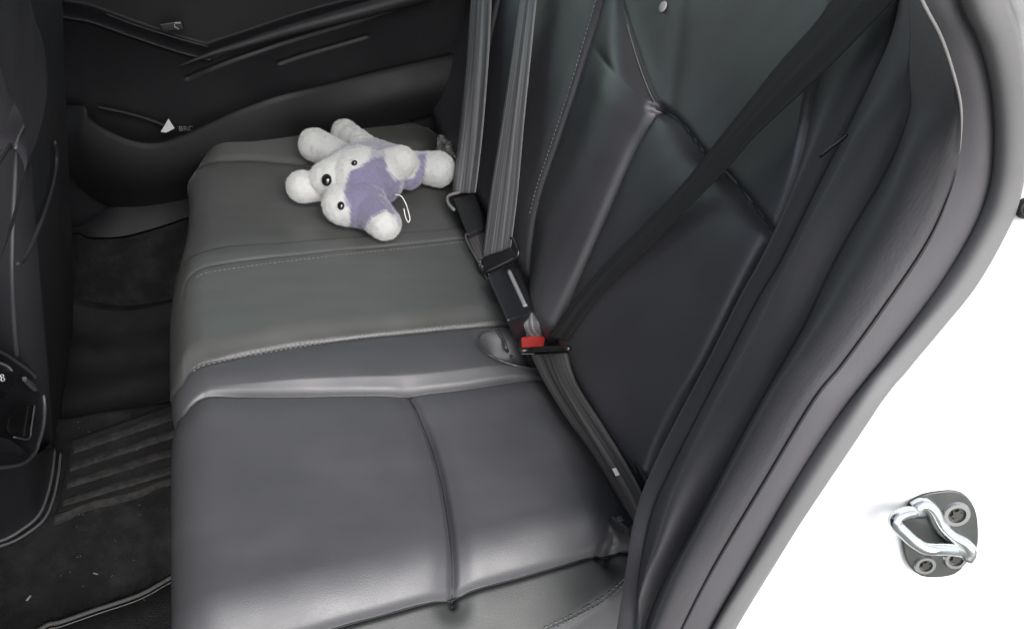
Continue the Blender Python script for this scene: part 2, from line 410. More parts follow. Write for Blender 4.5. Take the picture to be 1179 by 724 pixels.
g2(CF, .03, .008); g2(FB, .008, .01); g2(DK, .003, .02)
uST = np.interp(V_, ST[::-1, 1], ST[::-1, 0]); uIL = np.interp(V_, np.r_[IL[::-1, 1], IU[::-1, 1]], np.r_[IL[::-1, 0], IU[::-1, 0]])
uER = np.interp(V_, ER[::-1, 1], ER[::-1, 0]); vHS = np.interp(U, HS[::-1, 0], HS[::-1, 1])
# inboard bolster between the stitched seam and the insert
tb = np.clip((uST-U)/(uST-uIL), 0, 1)
inb = (U < uST) & (U > uIL)
below = 1-sstep(-.04, .10, V_-vHS)
H += np.where(inb, .030*np.sin(np.pi*np.clip(tb, 0, 1)**1.6)*(.1+.9*below), 0)
# insert: lower pad puffed, upper pad set back
ins = (U < uIL) & (U > uER)
edge = np.minimum(np.minimum(uIL-U, U-uER), .5)
lower = ins & (V_ < vHS)
H += np.where(lower, .016*(1-np.exp(-np.clip(edge, 0, 1)/.022))*(1-np.exp(-np.clip(vHS-V_, 0, 1)/.018)), 0)
H += np.where(ins & (V_ >= vHS), -.006+.006*np.exp(-np.clip(edge, 0, 1)/.03) + .012*sstep(.03, .2, V_-vHS), 0)
H += .0018*fnoise(U, V_, 22, 8)+.0006*fnoise(U, V_, 80, 9)
H -= .045*(1-sstep(-.01, .07, V_))
PB = BO+U[..., None]*np.array([0, 1, 0])+V_[..., None]*BU-H[..., None]*BN
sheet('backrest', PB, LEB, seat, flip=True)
def bh(u, v):
    i = np.clip((u-.30)/1.75*(nu-1), 0, nu-1.001); j = np.clip((v+.08)/1.08*(nv-1), 0, nv-1.001); a, b = int(i), int(j); f, g = i-a, j-b
    return (H[a, b]*(1-f)+H[a+1, b]*f)*(1-g)+(H[a, b+1]*(1-f)+H[a+1, b+1]*f)*g
def onback(px, py, lift=0.):
    h = 0.
    for _ in range(4):
        p = onb(px, py, h+lift); c = bcoord(p); h = bh(c[0], c[1])
    return onb(px, py, h+lift)
stitches('stitching', [onback(p[0]-3.2, p[1], .0012) for p in crv([(692, -10), (673, 55), (656, 110), (638, 165), (621, 215), (612, 250)], 40)], r=.0012, parent=seat)
stitches('stitching', [onback(p[0]+3.0, p[1], .001) for p in crv([(692, -10), (673, 55), (656, 110), (638, 165), (621, 215), (612, 250)], 40)], r=.0007, parent=seat)
tube('seam_cord', [onback(p[0], p[1], .0001) for p in crv([(722, 28), (731, 60), (742, 92), (752, 115), (759, 124)], 30)], .0009, STI, seat)
for C, a, b in ((IL, .0, .9), (HS, 0, 1), (ER, .33, .82)):
    tube('seam_and_shade_line', crv([BO+np.array([0, 1, 0])*p[0]+BU*p[1]-BN*(bh(*p)+.0006) for p in C[int(a*59):int(b*59)+1]], 140), .0013, PLA, seat, 6)
# small pale round disc high on the backrest
c = onback(763, 8, .003)
bm = bmesh.new(); bmesh.ops.create_uvsphere(bm, u_segments=16, v_segments=8, radius=.009)
rot = Vector(-BN).to_track_quat('Z', 'Y').to_matrix().to_4x4()
bmesh.ops.transform(bm, matrix=Matrix.Translation(Vector(c))@rot@Matrix.Diagonal((1, 1, .3, 1)), verts=bm.verts)
from_bm('pale_disc', bm, mat('satin_disc', (.3, .29, .3), .45), seat, smooth=True)

# ---- side bolster by the door: lofted rolls between traced creases
def mixt(px, py, k, y0):
    a = onb(px, py, .02); b = ono(px, py, y0); return a*(1-k)+b*k
def lift_(pts, fn): return np.array([fn(*p) for p in pts])
Apx = [(985, -80), (968, -10), (955, 50), (940, 100), (926, 170), (909, 225), (892, 268), (862, 330), (817, 420), (777, 490), (752, 545), (741, 590), (735, 640), (722, 724), (708, 800)]
Bpx = [(1030, -80), (1036, -10), (1026, 40), (1005, 88), (972, 155), (946, 205), (900, 298), (872, 345), (836, 415), (800, 485), (772, 540), (752, 585), (739, 640), (727, 724), (713, 800)]
Cpx = [(1034, -80), (1052, -10), (1068, 40), (1071, 104), (1045, 152), (1012, 213), (975, 275), (946, 332), (923, 380), (866, 480), (794, 615), (768, 660), (742, 724), (722, 800)]
Dpx = [(1036, -60), (1061, 0), (1082, 40), (1095, 76), (1105, 115), (1107, 146), (1104, 182), (1093, 224), (1066, 283), (1016, 357), (970, 420), (937, 461), (885, 547), (823, 651), (785, 724), (750, 800)]
Fpx = [(1085, -60), (1103, 0), (1123, 40), (1137, 85), (1143, 128), (1143, 172), (1138, 213), (1119, 263), (1079, 329), (1017, 413), (966, 475), (918, 547), (870, 632), (820, 724), (785, 800)]
Gpx = [(1140, -60), (1161, 0), (1172, 30), (1180, 75), (1184, 125), (1184, 170), (1178, 213), (1165, 256), (1119, 336), (1049, 420), (1020, 456), (946, 565), (894, 646), (845, 724), (805, 800)]
def cA(x, y): k = sstep(430, 640, y); return onb(x, y, -.004+.10*float(k))
def cB(x, y): k = sstep(430, 640, y); return onb(x, y, .022+.09*float(k))
def cC(x, y): return mixt(x, y, .30+.25*float(sstep(400, 724, y)), .20)
def cD(x, y): return ono(x, y, .20)
def cF(x, y): return ono(x, y, .193)
def cG(x, y): return ono(x, y, .172)
NS = 150
def up2(pts, fn): c = crv(pts, NS); return np.array([fn(*p) for p in c])
A3, B3, C3, D3 = up2(Apx, cA), up2(Bpx, cB), up2(Cpx, cC), up2(Dpx, cD)
# match rows by image height so creases run beside each other
def rows(pts, fn, ytop=-55, ybot=790):
    c = crv(pts, 600); o = np.argsort(c[:, 1]); yy = np.linspace(ytop, ybot, NS)
    x = np.interp(yy, c[o, 1], c[o, 0]); return np.array([fn(a, b) for a, b in zip(x, yy)])
A3, B3, C3, D3, F3, G3 = [rows(*z) for z in ((Apx, cA), (Bpx, cB), (Cpx, cC), (Dpx, cD), (Fpx, cF), (Gpx, cG))]
_r = sstep(.12, .32, np.linspace(0, 1, NS))[:, None]; C3 = C3*_r+(B3*.5+D3*.5)*(1-_r)
def loft(curves, amps, skew, m=16):
    cols = []
    for i in range(len(curves)-1):
        a, b = curves[i], curves[i+1]; e = b-a; tv = np.gradient(a*.5+b*.5, axis=0)
        n = np.cross(e, tv); n /= np.linalg.norm(n, axis=1)[:, None]+1e-12
        s = np.sign(((CAM-(a+b)/2)*n).sum(1)); n *= s[:, None]
        wdt = np.linalg.norm(e, axis=1)
        for t in np.linspace(0, 1, m, endpoint=(i == len(curves)-2)):
            pr = math.sin(math.pi*.90*t**skew[i])
            am = amps[i] if not callable(amps[i]) else amps[i](np.linspace(0, 1, NS))
            cols.append(a+e*t+n*(am*pr*np.minimum(1, wdt/.03))[:, None] if hasattr(am, '__len__') else a+e*t+n*(am*pr*np.minimum(1, wdt/.03))[:, None])
    cols.append(b-n*.012*sstep(.1, .25, np.linspace(0, 1, NS))[:, None]); return np.stack(cols, 1)
fade = lambda a: (lambda s: a*sstep(.08, .3, s))
for cs, am, sk, f0 in (([A3, B3], .016, 1.9, .02), ([B3, C3], .030, 2.4, .13), ([C3, D3], .024, 1.9, .16)):
    sheet('side_bolster', loft(cs, [(lambda q, am=am, f0=f0: am*sstep(f0, f0+.14, q))], [sk], 24), FAB, seat)
def crease(C, r, a, b, lift, nm='seam_and_shade_line', m_=None, par=None):
    q = C[a:b]; q = q+(CAM-q)*lift; return tube(nm, crv(q, 160), np.interp(np.linspace(0, 1, 160), [0, .12, .9, 1], [.0002, r, r, .0002]), m_ or PLA, par or seat, 6)
crease(B3, .0013, 14, 132, .001); crease(C3, .0015, 28, 140, .001); crease(D3, .0016, 44, 149, .002)  # dark tubes draw crease shade along B and C; D is a seam line
# short open fold in the bolster
c = crv([(944, 181), (955, 172), (966, 164), (976, 155)], 12)
tube('fold_seam', [onb(p[0], p[1], .05) for p in c], .0016, BLACK, seat)

# ============================================================ CAR BODY (near side)
body = thing('car_body', 'white car body around the open rear door, with grey rubber seal', 'car')
P = loft([D3, F3], [.006], [1.0], 14)
sheet('pillar_trim', P, TRIM, body)
# thin bright lip on the upper inner edge
sel = D3[6:42]; tube('trim_lip', sel+(CAM-sel)*.004, np.interp(np.arange(len(sel)), [0, 25, len(sel)-1], [.0014, .0011, .0002]), mat('lip_highlight_plastic', (.2, .195, .19), .3), body, 6)
# weatherstrip: tube-like rubber
P = loft([F3, G3], [.014], [.8], 16)
# dark gap before the bulb
sheet('weatherstrip', P, SEAL, body)
tube('seal_groove', F3+(CAM-F3)*.003, .0022, PLA, body, 6)
# jamb and rear quarter, white paint
J0 = G3-(CAM-G3)*.004
dJ = np.array([.055, -.038, 0.])
cols = [J0+np.array([-.004, .01, 0]), J0]
for t in np.linspace(0.15, 1, 10): cols.append(J0+np.array([.20*t, -.125*t+.02*t*t, -.0*t]))
E_ = cols[-1]
for t in np.linspace(.05, 1, 12): cols.append(E_+np.array([.02*math.sin(t*1.5)+1.0*t*t, -.02*math.sin(min(1, t*4)*1.57), -.35*t*t]))
JP = np.stack(cols, 1)
sheet('quarter_panel', JP, WHITE, body)
JN = np.cross(JP[90, 8]-JP[90, 2], JP[100, 4]-JP[80, 4]); JN /= np.linalg.norm(JN)
if JN@(CAM-JP[90, 4]) < 0: JN = -JN

# ---- roof and far window frame (above the picture, they shade the cabin)
def box(name, lo, hi, m, parent, bev=.01):
    lo, hi = np.array(lo), np.array(hi); c = (lo+hi)/2; h = (hi-lo)/2
    return obox(name, c, (h[0], 0, 0), (0, h[1], 0), (0, 0, h[2]), m, parent, bev)
box('roof', (-1.9, .62, 1.04), (1.1, 1.66, 1.08), HEAD, body)
box('door_sill', (-1.1, .12, -.50), (.52, .27, -.37), WHITE, body, .02)
box('front_light_blocker', (-2.0, -.1, -.4), (-1.8, 1.8, .62), PLA, body)  # unseen dark wall, added to cut sky light from the front
box('unseen_pillar_blocker', (-.86, .02, -.4), (-.70, .16, 1.08), PLA, body)  # unseen pillar, added to block light from the front on the near side
settle(body)

gr = mesh('ground', [(-60, -60, -.78), (60, -60, -.78), (60, 60, -.78), (-60, 60, -.78)], [(0, 1, 2, 3)], mat('grey_pavement', (.16, .157, .15), .9, .3, bump=('noise', 60, .6), var=.25, varscale=4), None, False)
gr['kind'] = 'structure'

# ============================================================ STRIKER on the jamb
def jhit(px, py, lift=0.):
    """pixel ray against the jamb mesh"""
    r = ray(px, py); pj = project(JP.reshape(-1, 3)); d = np.hypot(pj[:, 0]-px, pj[:, 1]-py); k = np.argsort(d)[:3]
    p0 = JP.reshape(-1, 3)[k[0]]; return at(px, py, JN, p0+JN*lift)
PJ0 = jhit(1080, 615)
def J(px, py, lift=0.): return at(px, py, JN, PJ0+JN*lift)
stk = thing('door_striker', 'zinc plated door latch loop bolted to the white jamb', 'door striker')
op = crv([(1048, 578), (1062, 570), (1080, 566), (1100, 565), (1114, 572), (1124, 588), (1127, 610), (1125, 632), (1112, 650), (1100, 661), (1080, 665), (1060, 663), (1046, 650), (1040, 630), (1039, 612), (1042, 592), (1048, 578)], 40)[:-1]
plate('base_plate', [J(*p, .0045) for p in op], -JN*.0042, ZPL, stk, bev=.0016)
loopP = crv([(1060, 590), (1045, 590), (1033, 595), (1031, 602), (1040, 612), (1052, 623), (1066, 631), (1084, 632), (1098, 633), (1110, 636)], 60)
hgt = np.interp(np.linspace(0, 1, 60), [0, .08, .25, .7, .9, 1], [.008, .02, .03, .03, .016, .006])
L3 = np.array([J(p[0], p[1], h) for p, h in zip(loopP, hgt)])
scale = np.linalg.norm(J(1080, 615)-CAM)/F
tube('striker_loop', L3, 5.7*scale, CHR, stk, 14)
lug = crv([(1052, 585), (1064, 580), (1074, 588), (1082, 604), (1094, 616), (1108, 624), (1116, 634), (1112, 643)], 30)
tube('striker_lug', [J(p[0], p[1], .008) for p in lug], 6.5*scale, CHR, stk, 12)
for px, py, r0 in ((1101, 592, 14), (1065, 650, 11), (1100, 643, 12)):
    rr = r0*scale; c = J(px, py, .005)
    bm = bmesh.new(); bmesh.ops.create_cone(bm, cap_ends=True, segments=28, radius1=rr, radius2=rr*.82, depth=.004)
    top = max(bm.faces, key=lambda f: f.calc_center_median().z)
    r1 = bmesh.ops.inset_region(bm, faces=[top], thickness=rr*.25); r1 = bmesh.ops.inset_region(bm, faces=[top], thickness=rr*.04)
    for v in top.verts: v.co.z -= .003
    bmesh.ops.transform(bm, matrix=Matrix.Translation(Vector(c))@Vector(JN).to_track_quat('Z', 'Y').to_matrix().to_4x4(), verts=bm.verts)
    b = from_bm('bolt', bm, mat('bright_bolt', (.3, .31, .31), .3, metal=.9) if 'bright_bolt' not in bpy.data.materials else bpy.data.materials['bright_bolt'], stk)
    star = []
    q = Vector(JN).to_track_quat('Z', 'Y').to_matrix()
    for k in range(12):
        a = k*math.pi/6; rad = rr*(.42 if k % 2 else .26); star.append(np.array(Vector(c)+q@Vector((rad*math.cos(a), rad*math.sin(a), .0002))))
    plate('socket', star, JN*.0016, DMET, b, bev=0)
settle(stk)
# dark bolt at the right margin
bt = thing('rubber_bump_stop', 'small dark round rubber stop at the right edge of the white body', 'bump stop')
c = jhit(1184, 240, 0); c = at(1184, 240, JN, c+JN*.004)
for nm, rr, hh2 in (('stop_base', .0095, .006), ('stop_tip', .006, .012)):
    bm = bmesh.new(); bmesh.ops.create_cone(bm, cap_ends=True, segments=20, radius1=rr, radius2=rr*.8, depth=hh2)
    bmesh.ops.transform(bm, matrix=Matrix.Translation(Vector(c))@Vector(JN).to_track_quat('Z', 'Y').to_matrix().to_4x4(), verts=bm.verts); from_bm(nm, bm, PLA, bt, bev=.001)
settle(bt)

# ============================================================ SEAT BELTS
def ribbon(name, L, R, m, parent, wig=.0, solid=.0012, cross=14, curl=0., seed=0, n=90):
    """webbing between a left and a right edge curve given in 3D"""
    L = crv(L, n); R = crv(R, n); T = np.gradient((L+R)/2, axis=0); W_ = R-L; N_ = np.cross(W_, T); N_ /= np.linalg.norm(N_, axis=1)[:, None]
    s = np.sign(((CAM-L)*N_).sum(1)); N_ *= s[:, None]; P = np.zeros((n, cross, 3)); rs = np.random.RandomState(seed)
    ph = rs.uniform(0, 6, 3)
    v = np.linspace(0, 1, n)
    for j, u in enumerate(np.linspace(0, 1, cross)):
        o = wig*(np.sin(u*9+ph[0]+v*2.5)*.6+np.sin(u*17+ph[1]-v*3)*.4)+curl*math.sin(math.pi*u)
        P[:, j] = L+W_*u+N_*o[:, None]
    o = sheet(name, P, m, parent, solid=solid)
    at_ = o.data.attributes.new('uvx', 'FLOAT_VECTOR', 'POINT')
    uv = np.zeros((n, cross, 3)); uv[..., 0] = np.linspace(0, 1, cross)[None]; uv[..., 1] = v[:, None]
    at_.data.foreach_set('vector', uv.ravel()); return o
def B(off): return lambda x, y: onb(x, y, off)
# far belt
fb = thing('seat_belt', 'grey striped webbing hanging farthest left, behind the toy foot', 'seat belt', 'seat belts on the rear bench')
ribbon('webbing', [B(.03)(*p) for p in ((547, -60), (541, 0), (535, 70), (528, 140), (522, 195), (519, 222))],
       [B(.03)(*p) for p in ((569, -60), (565, 0), (563, 60), (558, 140), (553, 190), (549, 222))], WEB, fb, wig=.004, seed=2)
settle(fb)
# centre belt
mb = thing('seat_belt', 'light grey webbing hanging in the middle, threaded into the black centre buckle', 'seat belt', 'seat belts on the rear bench')
ribbon('webbing', [B(.035)(*p) for p in ((606, -60), (598, 0), (588, 70), (576, 150), (564, 225), (555, 296))],
       [B(.035)(*p) for p in ((624, -60), (617, 0), (611, 60), (603, 140), (596, 220), (588, 286))], WEB, mb, wig=.0025, seed=5)
tl = crv([(553, 299), (552, 309), (560, 314), (575, 308), (592, 299), (597, 290), (592, 277), (588, 274)], 40)
tube('tongue_loop', [B(.045)(*p) for p in tl], .0028, DMET, mb, 8)
plate('tongue_plate', [B(.04)(*p) for p in ((555, 298), (587, 285), (594, 292), (592, 300), (560, 313), (555, 308))], BN*.004, PLAS, mb, bev=.001)
plate('tongue_blade', [B(.043)(*p) for p in ((560, 312), (590, 297), (591, 301), (562, 317))], BN*.003, WEB, mb, bev=.0008)
settle(mb)

# ---- buckles lying in the crease
def slab(name, quad, off, thick, m, parent, bev=.004):
    """rounded block whose upper face is a traced quad"""
    return plate(name, [p for p in quad], -np.array([0, 0, thick])+BN*thick*.6, m, parent, bev=bev)
fbk = thing('belt_buckle', 'dark grey green buckle block at the base of the farthest belt', 'belt buckle', 'buckles in the seat crease')
slab('buckle_housing', [onz(x, y, .04) for x, y in ((521, 228), (545, 221), (553, 240), (557, 262), (538, 270), (532, 256))], .04, .03, PLA, fbk)
tube('buckle_ring', [onz(x, y, .043) for x, y in crv([(540, 219), (527, 222), (516, 226), (516, 234), (523, 242)], 20)], .0035, WEB, fbk, 8)
tube('buckle_rim', [onz(x, y, .035) for x, y in crv([(555, 262), (544, 267), (536, 271), (540, 282), (550, 300), (556, 308)], 30)], .0025, TRIM, fbk, 8)
ribbon('buckle_strap', [onz(538, 272, .028), onz(547, 292, .026), onz(560, 322, .012)], [onz(556, 266, .03), onz(563, 280, .028), onz(575, 306, .012)], WEBM, fbk, wig=.001, seed=3)
settle(fbk)
mbk = thing('belt_buckle', 'glossy black buckle block with the centre belt plugged in', 'belt buckle', 'buckles in the seat crease')
slab('buckle_housing', [onz(x, y, .066) for x, y in ((560, 317), (583, 306), (597, 308), (606, 328), (617, 354), (607, 362), (583, 369), (573, 345))], .045, .045, PLAS, mbk, bev=.005)
tube('housing_edge', [onz(x, y, .066) for x, y in crv([(586, 312), (592, 325), (599, 340), (605, 353)], 20)], .0042, mat('painted_highlight_edge', (.25, .24, .25), .25), mbk, 8)  # pale tube paints a highlight along the housing edge
settle(mbk)
rb = thing('belt_buckle', 'buckle with the red release button, set in the seat pocket', 'belt buckle', 'buckles in the seat crease')
slab('buckle_housing', [onz(x, y, .018) for x, y in ((597, 386), (622, 383), (632, 390), (634, 404), (606, 408), (598, 402))], .03, .04, PLAS, rb, bev=.003)
plate('release_button', [onz(x, y, .024) for x, y in ((600, 388), (614, 386), (628, 387), (626, 400), (601, 401))], (0, 0, -.01), RED, rb, bev=.002)
settle(rb)
# crumpled tail of webbing between the two
tw = thing('strap_end', 'crumpled pale webbing loop between the black and red buckles', 'strap')
ribbon('webbing_fold', [onz(*p) for p in ((603, 357, .035), (596, 368, .045), (598, 378, .03), (603, 388, .015))],
       [onz(*p) for p in ((610, 352, .035), (620, 362, .055), (624, 374, .05), (630, 384, .02))], WEB, tw, wig=.004, curl=.008, seed=7)
ribbon('webbing_tail', [onz(*p) for p in ((616, 356, .03), (622, 364, .05), (630, 376, .045), (632, 388, .02))],
       [onz(*p) for p in ((619, 354, .03), (630, 364, .045), (637, 376, .04), (640, 386, .02))], WEB, tw, wig=.002, seed=8)
settle(tw)

# ---- near belt: shoulder part crosses the backrest, lap part runs to the anchor
nb = thing('seat_belt', 'black shoulder belt crossing the near backrest diagonally to the red buckle, with its lap part', 'seat belt', 'seat belts on the rear bench')
def SB(px, py): return onb(px, py, .02+.06*float(sstep(380, -40, py)))
Lp = ((1020, -75), (958, 0), (938, 27), (894, 76), (860, 119), (811, 180), (778, 220), (700, 301), (660, 347), (632, 388))
Rp = ((1100, -75), (1028, 0), (998, 32), (956, 75), (915, 114), (868, 158), (834, 197), (754, 278), (690, 340), (651, 393))
ribbon('shoulder_webbing', [SB(*p) for p in Lp], [SB(*p) for p in Rp], WEBD, nb, wig=.0015, seed=1, n=140)
def lapz(px, py): return .028-.01*(py-400)/220
La = ((610, 405), (625, 436), (650, 478), (680, 520), (710, 570), (735, 612), (752, 640))
Ra = ((650, 402), (662, 440), (690, 485), (715, 525), (735, 560), (747, 590), (765, 622))
ribbon('lap_webbing', [onz(x, y, .022) for x, y in La], [onb(x, y, .03) for x, y in Ra], WEBM, nb, wig=.004, curl=.006, seed=11)
ribbon('lap_webbing_under', [onz(x+12, y-4, .006) for x, y in La], [onb(x+9, y-8, .012) for x, y in Ra], WEBD, nb, wig=.002, seed=13)
plate('latch_plate', [onz(600, 400, .032), onz(616, 399, .036), onb(640, 397, .045), onb(656, 397, .045), onb(656, 405, .045), onb(640, 406, .045), onz(616, 407, .036), onz(600, 407, .032)], (0, 0, -.003), DMET, nb, bev=.0015)
tube('latch_bar', crv([onz(598, 403.5, .034), onz(612, 403, .04), onb(640, 402, .05), onb(656, 401, .05)], 16), .0042, DMET, nb, 10)
p = onb(709, 543, .046)
obox('belt_tag', p, (.003, 0, 0), (0, .006, 0), (0, 0, .001), mat('pale_tag', (.5, .5, .5), .6), nb, .0005)
settle(nb)
# belt anchor hidden half under the lap belt
an = thing('belt_anchor', 'small dark anchor cover below the lap belt by the cushion corner', 'anchor')
obox('anchor_cover', onz(716, 598, .0), (.012, .008, 0), (-.008, .014, 0), (0, 0, .01), PLA, an, .004)
obox('anchor_stud', onz(714, 597, .012), (.004, 0, 0), (0, .004, 0), (0, 0, .002), TRIM, an, .0015)
settle(an)
# pocket rim in the cushion where the buckle sits
pr = crv([(600, 374), (575, 378), (556, 383), (551, 391), (555, 402), (572, 413), (595, 421), (618, 425)], 40)
tube('buckle_pocket_rim', [oncush(p[0], p[1], .001) for p in pr], .0022, LEB, seat)
pk = crv([(572, 380), (580, 392), (584, 404), (592, 414)], 20)
tube('pocket_fold', [oncush(p[0], p[1], .001) for p in pk], .003, LEB, seat)
settle(seat)

# ============================================================ FAR DOOR
YD = 1.66
door = thing('rear_door', 'closed far side rear door with black trim, armrest and storage pocket', 'car door')
gx, gz = np.meshgrid(np.linspace(-.50, 1.0, 380), np.linspace(-.30, .375, 240), indexing='ij')
def dc(pts, n=50, y=YD): c = crv([ony(p[0], p[1], y) for p in pts], n); return c[:, [0, 2]]
K1 = dc([(60, -5), (75, 8), (105, 14), (150, 30), (200, 47), (240, 58)])
K2 = dc([(205, 72), (240, 57), (280, 44), (330, 27), (380, 12), (430, 0), (480, -15)])
K3 = dc([(215, 85), (250, 68), (300, 50), (350, 34), (420, 14), (480, -4)])
K4 = dc([(320, 68), (350, 58), (420, 38)])
pr_ = np.zeros_like(gx)                   # protrusion towards the cabin
zk1 = np.interp(gx, K1[:, 0], K1[:, 1]); zk2 = np.interp(gx, K2[:, 0], K2[:, 1])
xk = K1[-1, 0]
zl = np.where(gx < xk, zk1, zk2)
pr_ += .045*(1-sstep(-.004, .014, gz-zl))*np.exp(-np.clip(zl-gz, 0, 1)/.11)*(1-sstep(.25, .6, gx))
pr_ += .012*np.exp(-(pdist(gx, gz, K1)[0]/.006)**2)
for K, dd in ((K3, .006), (K4, .005)): pr_ -= dd*np.exp(-(pdist(gx, gz, K)[0]/.004)**2)
pr_ += .006*fnoise(gx, gz, 9, 2)
DP = np.stack([gx, YD-pr_, gz], -1)
sheet('door_card', DP, DOORM, door, flip=False)
PKM = mat('pocket_plastic', (.0045, .0045, .0052), .6, .3, bump=('noise', 1300, .4), var=.15)
# pocket: open topped shell in front of the card
rim = crv([(66, 118), (78, 122), (98, 124), (104, 138), (125, 152), (155, 164), (180, 166), (205, 160), (240, 144), (275, 128), (320, 112), (380, 98), (440, 82), (540, 60)], 80)
bot = crv([(68, 160), (74, 190), (84, 206), (98, 222), (115, 233), (135, 240), (160, 244), (185, 242), (215, 236), (255, 222), (300, 205), (370, 180), (440, 150), (540, 120)], 80)
rows_ = []
R3 = np.array([ony(p[0], p[1], 1.575+.06*float(sstep(300, 440, p[0]))+.05*float(sstep(105, 66, p[0]))) for p in rim])
B3_ = np.array([ony(p[0], p[1], 1.63) for p in bot])
inn = R3+np.array([0, .012, -.002])
for t in (0, .5, 1): rows_.append(inn+np.array([0, 0, -.05])*(1-t))
rows_.append((inn+R3)/2+np.array([0, 0, .004])); rows_.append(R3)
for t in np.linspace(.06, 1, 16):
    q = R3*(1-t)+B3_*t; q[:, 1] -= .035*math.sin(math.pi*min(1, t*1.0))*(1-.4*t); rows_.append(q)
rows_.append(B3_+np.array([0, .05, -.01]))
sheet('pocket', np.stack(rows_, 1), PKM, door, flip=True)
fl = [inn+np.array([0, 0, -.05]), inn+np.array([0, .09, -.05])]
sheet('pocket_floor', np.stack(fl, 1), DOORM, door)
# ledge inside the pocket
lg = crv([(112, 123), (135, 128), (160, 134), (183, 142), (196, 148)], 30)
tube('pocket_ledge', [ony(p[0], p[1], 1.63) for p in lg], .005, DOORM, door, 8)
# pull handle pocket / armrest cap lines
tube('armrest_piping', [ony(p[0], p[1], YD-.052) for p in crv([(122, 16), (150, 27), (200, 43), (240, 54)], 30)], .002, PLA, door, 6)
ar = crv([(205, 76), (240, 60), (280, 46), (330, 29), (380, 14), (418, 3), (500, -22)], 50)
a3 = np.array([ony(p[0], p[1], YD-.06) for p in ar]); rws = []
for a in np.linspace(0, math.pi, 10): rws.append(a3+np.array([0, -.02*math.sin(a), -.02+.02*math.cos(a)])*(np.linspace(.001, 1, 50)**.6)[:, None])
sheet('armrest', np.stack(rws, 1), PLA, door, flip=True)
sw = obox('window_switch', ony(198, 30, YD-.05), (.022, 0, .004), (0, .006, 0), (-.002, 0, .009), PLAS, door, .003)
for k, pts in enumerate((((201, 27), (208, 27)), ((201, 28), (201, 31), (206, 34)))):
    tube('switch_mark', [ony(x, y, YD-.059) for x, y in pts], .0008, mat('pale_mark%d' % k, (.45, .45, .42), .5), sw, 5)
# lettering low in the pocket (only three small blurred capitals show)
tc_ = bpy.data.curves.new('lettering', 'FONT'); tc_.body = 'BRC'; tc_.size = .017; tc_.extrude = .0004
to = bpy.data.objects.new('lettering', tc_); COL.objects.link(to)
dg = bpy.context.evaluated_depsgraph_get(); me = bpy.data.meshes.new_from_object(to.evaluated_get(dg)); bpy.data.objects.remove(to)
lo = link('lettering', me, mat('pale_lettering', (.12, .12, .125), .6), door, False)
p = ony(206, 151, 1.625); lo.matrix_basis = Matrix.Translation(Vector(p))@Matrix.Rotation(math.radians(90), 4, 'X')
# window frame above and sill trim below
box('window_sill', (-.9, YD-.01, .37), (1.0, YD+.05, .40), PLA, door)
box('window_pane', (-.85, YD+.02, .4), (1.0, YD+.024, 1.038), GLASS, door, 0)
settle(door)
pa = plate('folded_paper', [ony(x, y, 1.60) for x, y in ((185, 152), (194, 137), (201, 148), (191, 153))], (0, .001, 0), PAPER, None, bev=0)
tag(pa, 'small white folded paper corner sticking out of the door pocket', 'paper')

# inner sill plate under the far door
sill = thing('sill_plate', 'dark grey plastic door sill plate on the far side', 'sill plate')
c1 = crv([(60, 262), (88, 262), (118, 244), (150, 228), (230, 220)], 40); c2 = crv([(60, 275), (88, 268), (105, 273), (140, 272), (180, 262), (230, 245)], 40)
c3 = crv([(70, 340), (85, 343), (110, 348), (150, 352), (200, 344), (240, 335)], 40)
r1 = np.array([ony(x, y, 1.64) for x, y in c1]); r2 = np.array([ony(x, y, 1.57) for x, y in c2]); r3 = np.array([onz(x, y, -.33) for x, y in c3])
rr_ = [r1*(1-t)+r2*t+np.array([0, 0, .006*math.sin(math.pi*t)]) for t in np.linspace(0, 1, 8)]
sheet('tread', np.stack(rr_, 1), mat('sill_plastic', (.012, .012, .013), .5, .4, bump=('noise', 800, .4), var=.15, varscale=20), sill, flip=True)
r2b = r2-np.array([0, .004, .003])
sheet('side_wall', np.stack([r2b*(1-t)+r3*t for t in np.linspace(0, 1, 10)], 1), CARPET, sill, flip=True)
settle(sill)

CVR0 = mat('dull_thread', (.09, .088, .085), .8)
# ============================================================ FLOOR
fx, fy = np.meshgrid(np.linspace(-1.3, .2, 200), np.linspace(-.1, 1.9, 320), indexing='ij')
hump = sstep(.70, .86, fy)*(1-sstep(1.04, 1.13, fy))
fz = -.36+.085*hump+.0025*fnoise(fx, fy, 60, 4)
fl_ = sheet('floor', np.stack([fx, fy, fz], -1), CARPET, None); fl_['kind'] = 'structure'
def fh(x, y): h = float(sstep(.70, .86, y)*(1-sstep(1.04, 1.13, y))); return -.36+.085*h
def onfloor(px, py, lift=0.):
    z = -.3
    for _ in range(12): p = onz(px, py, z+lift); z = .5*z+.5*fh(p[0], p[1])
    return onz(px, py, z+lift)
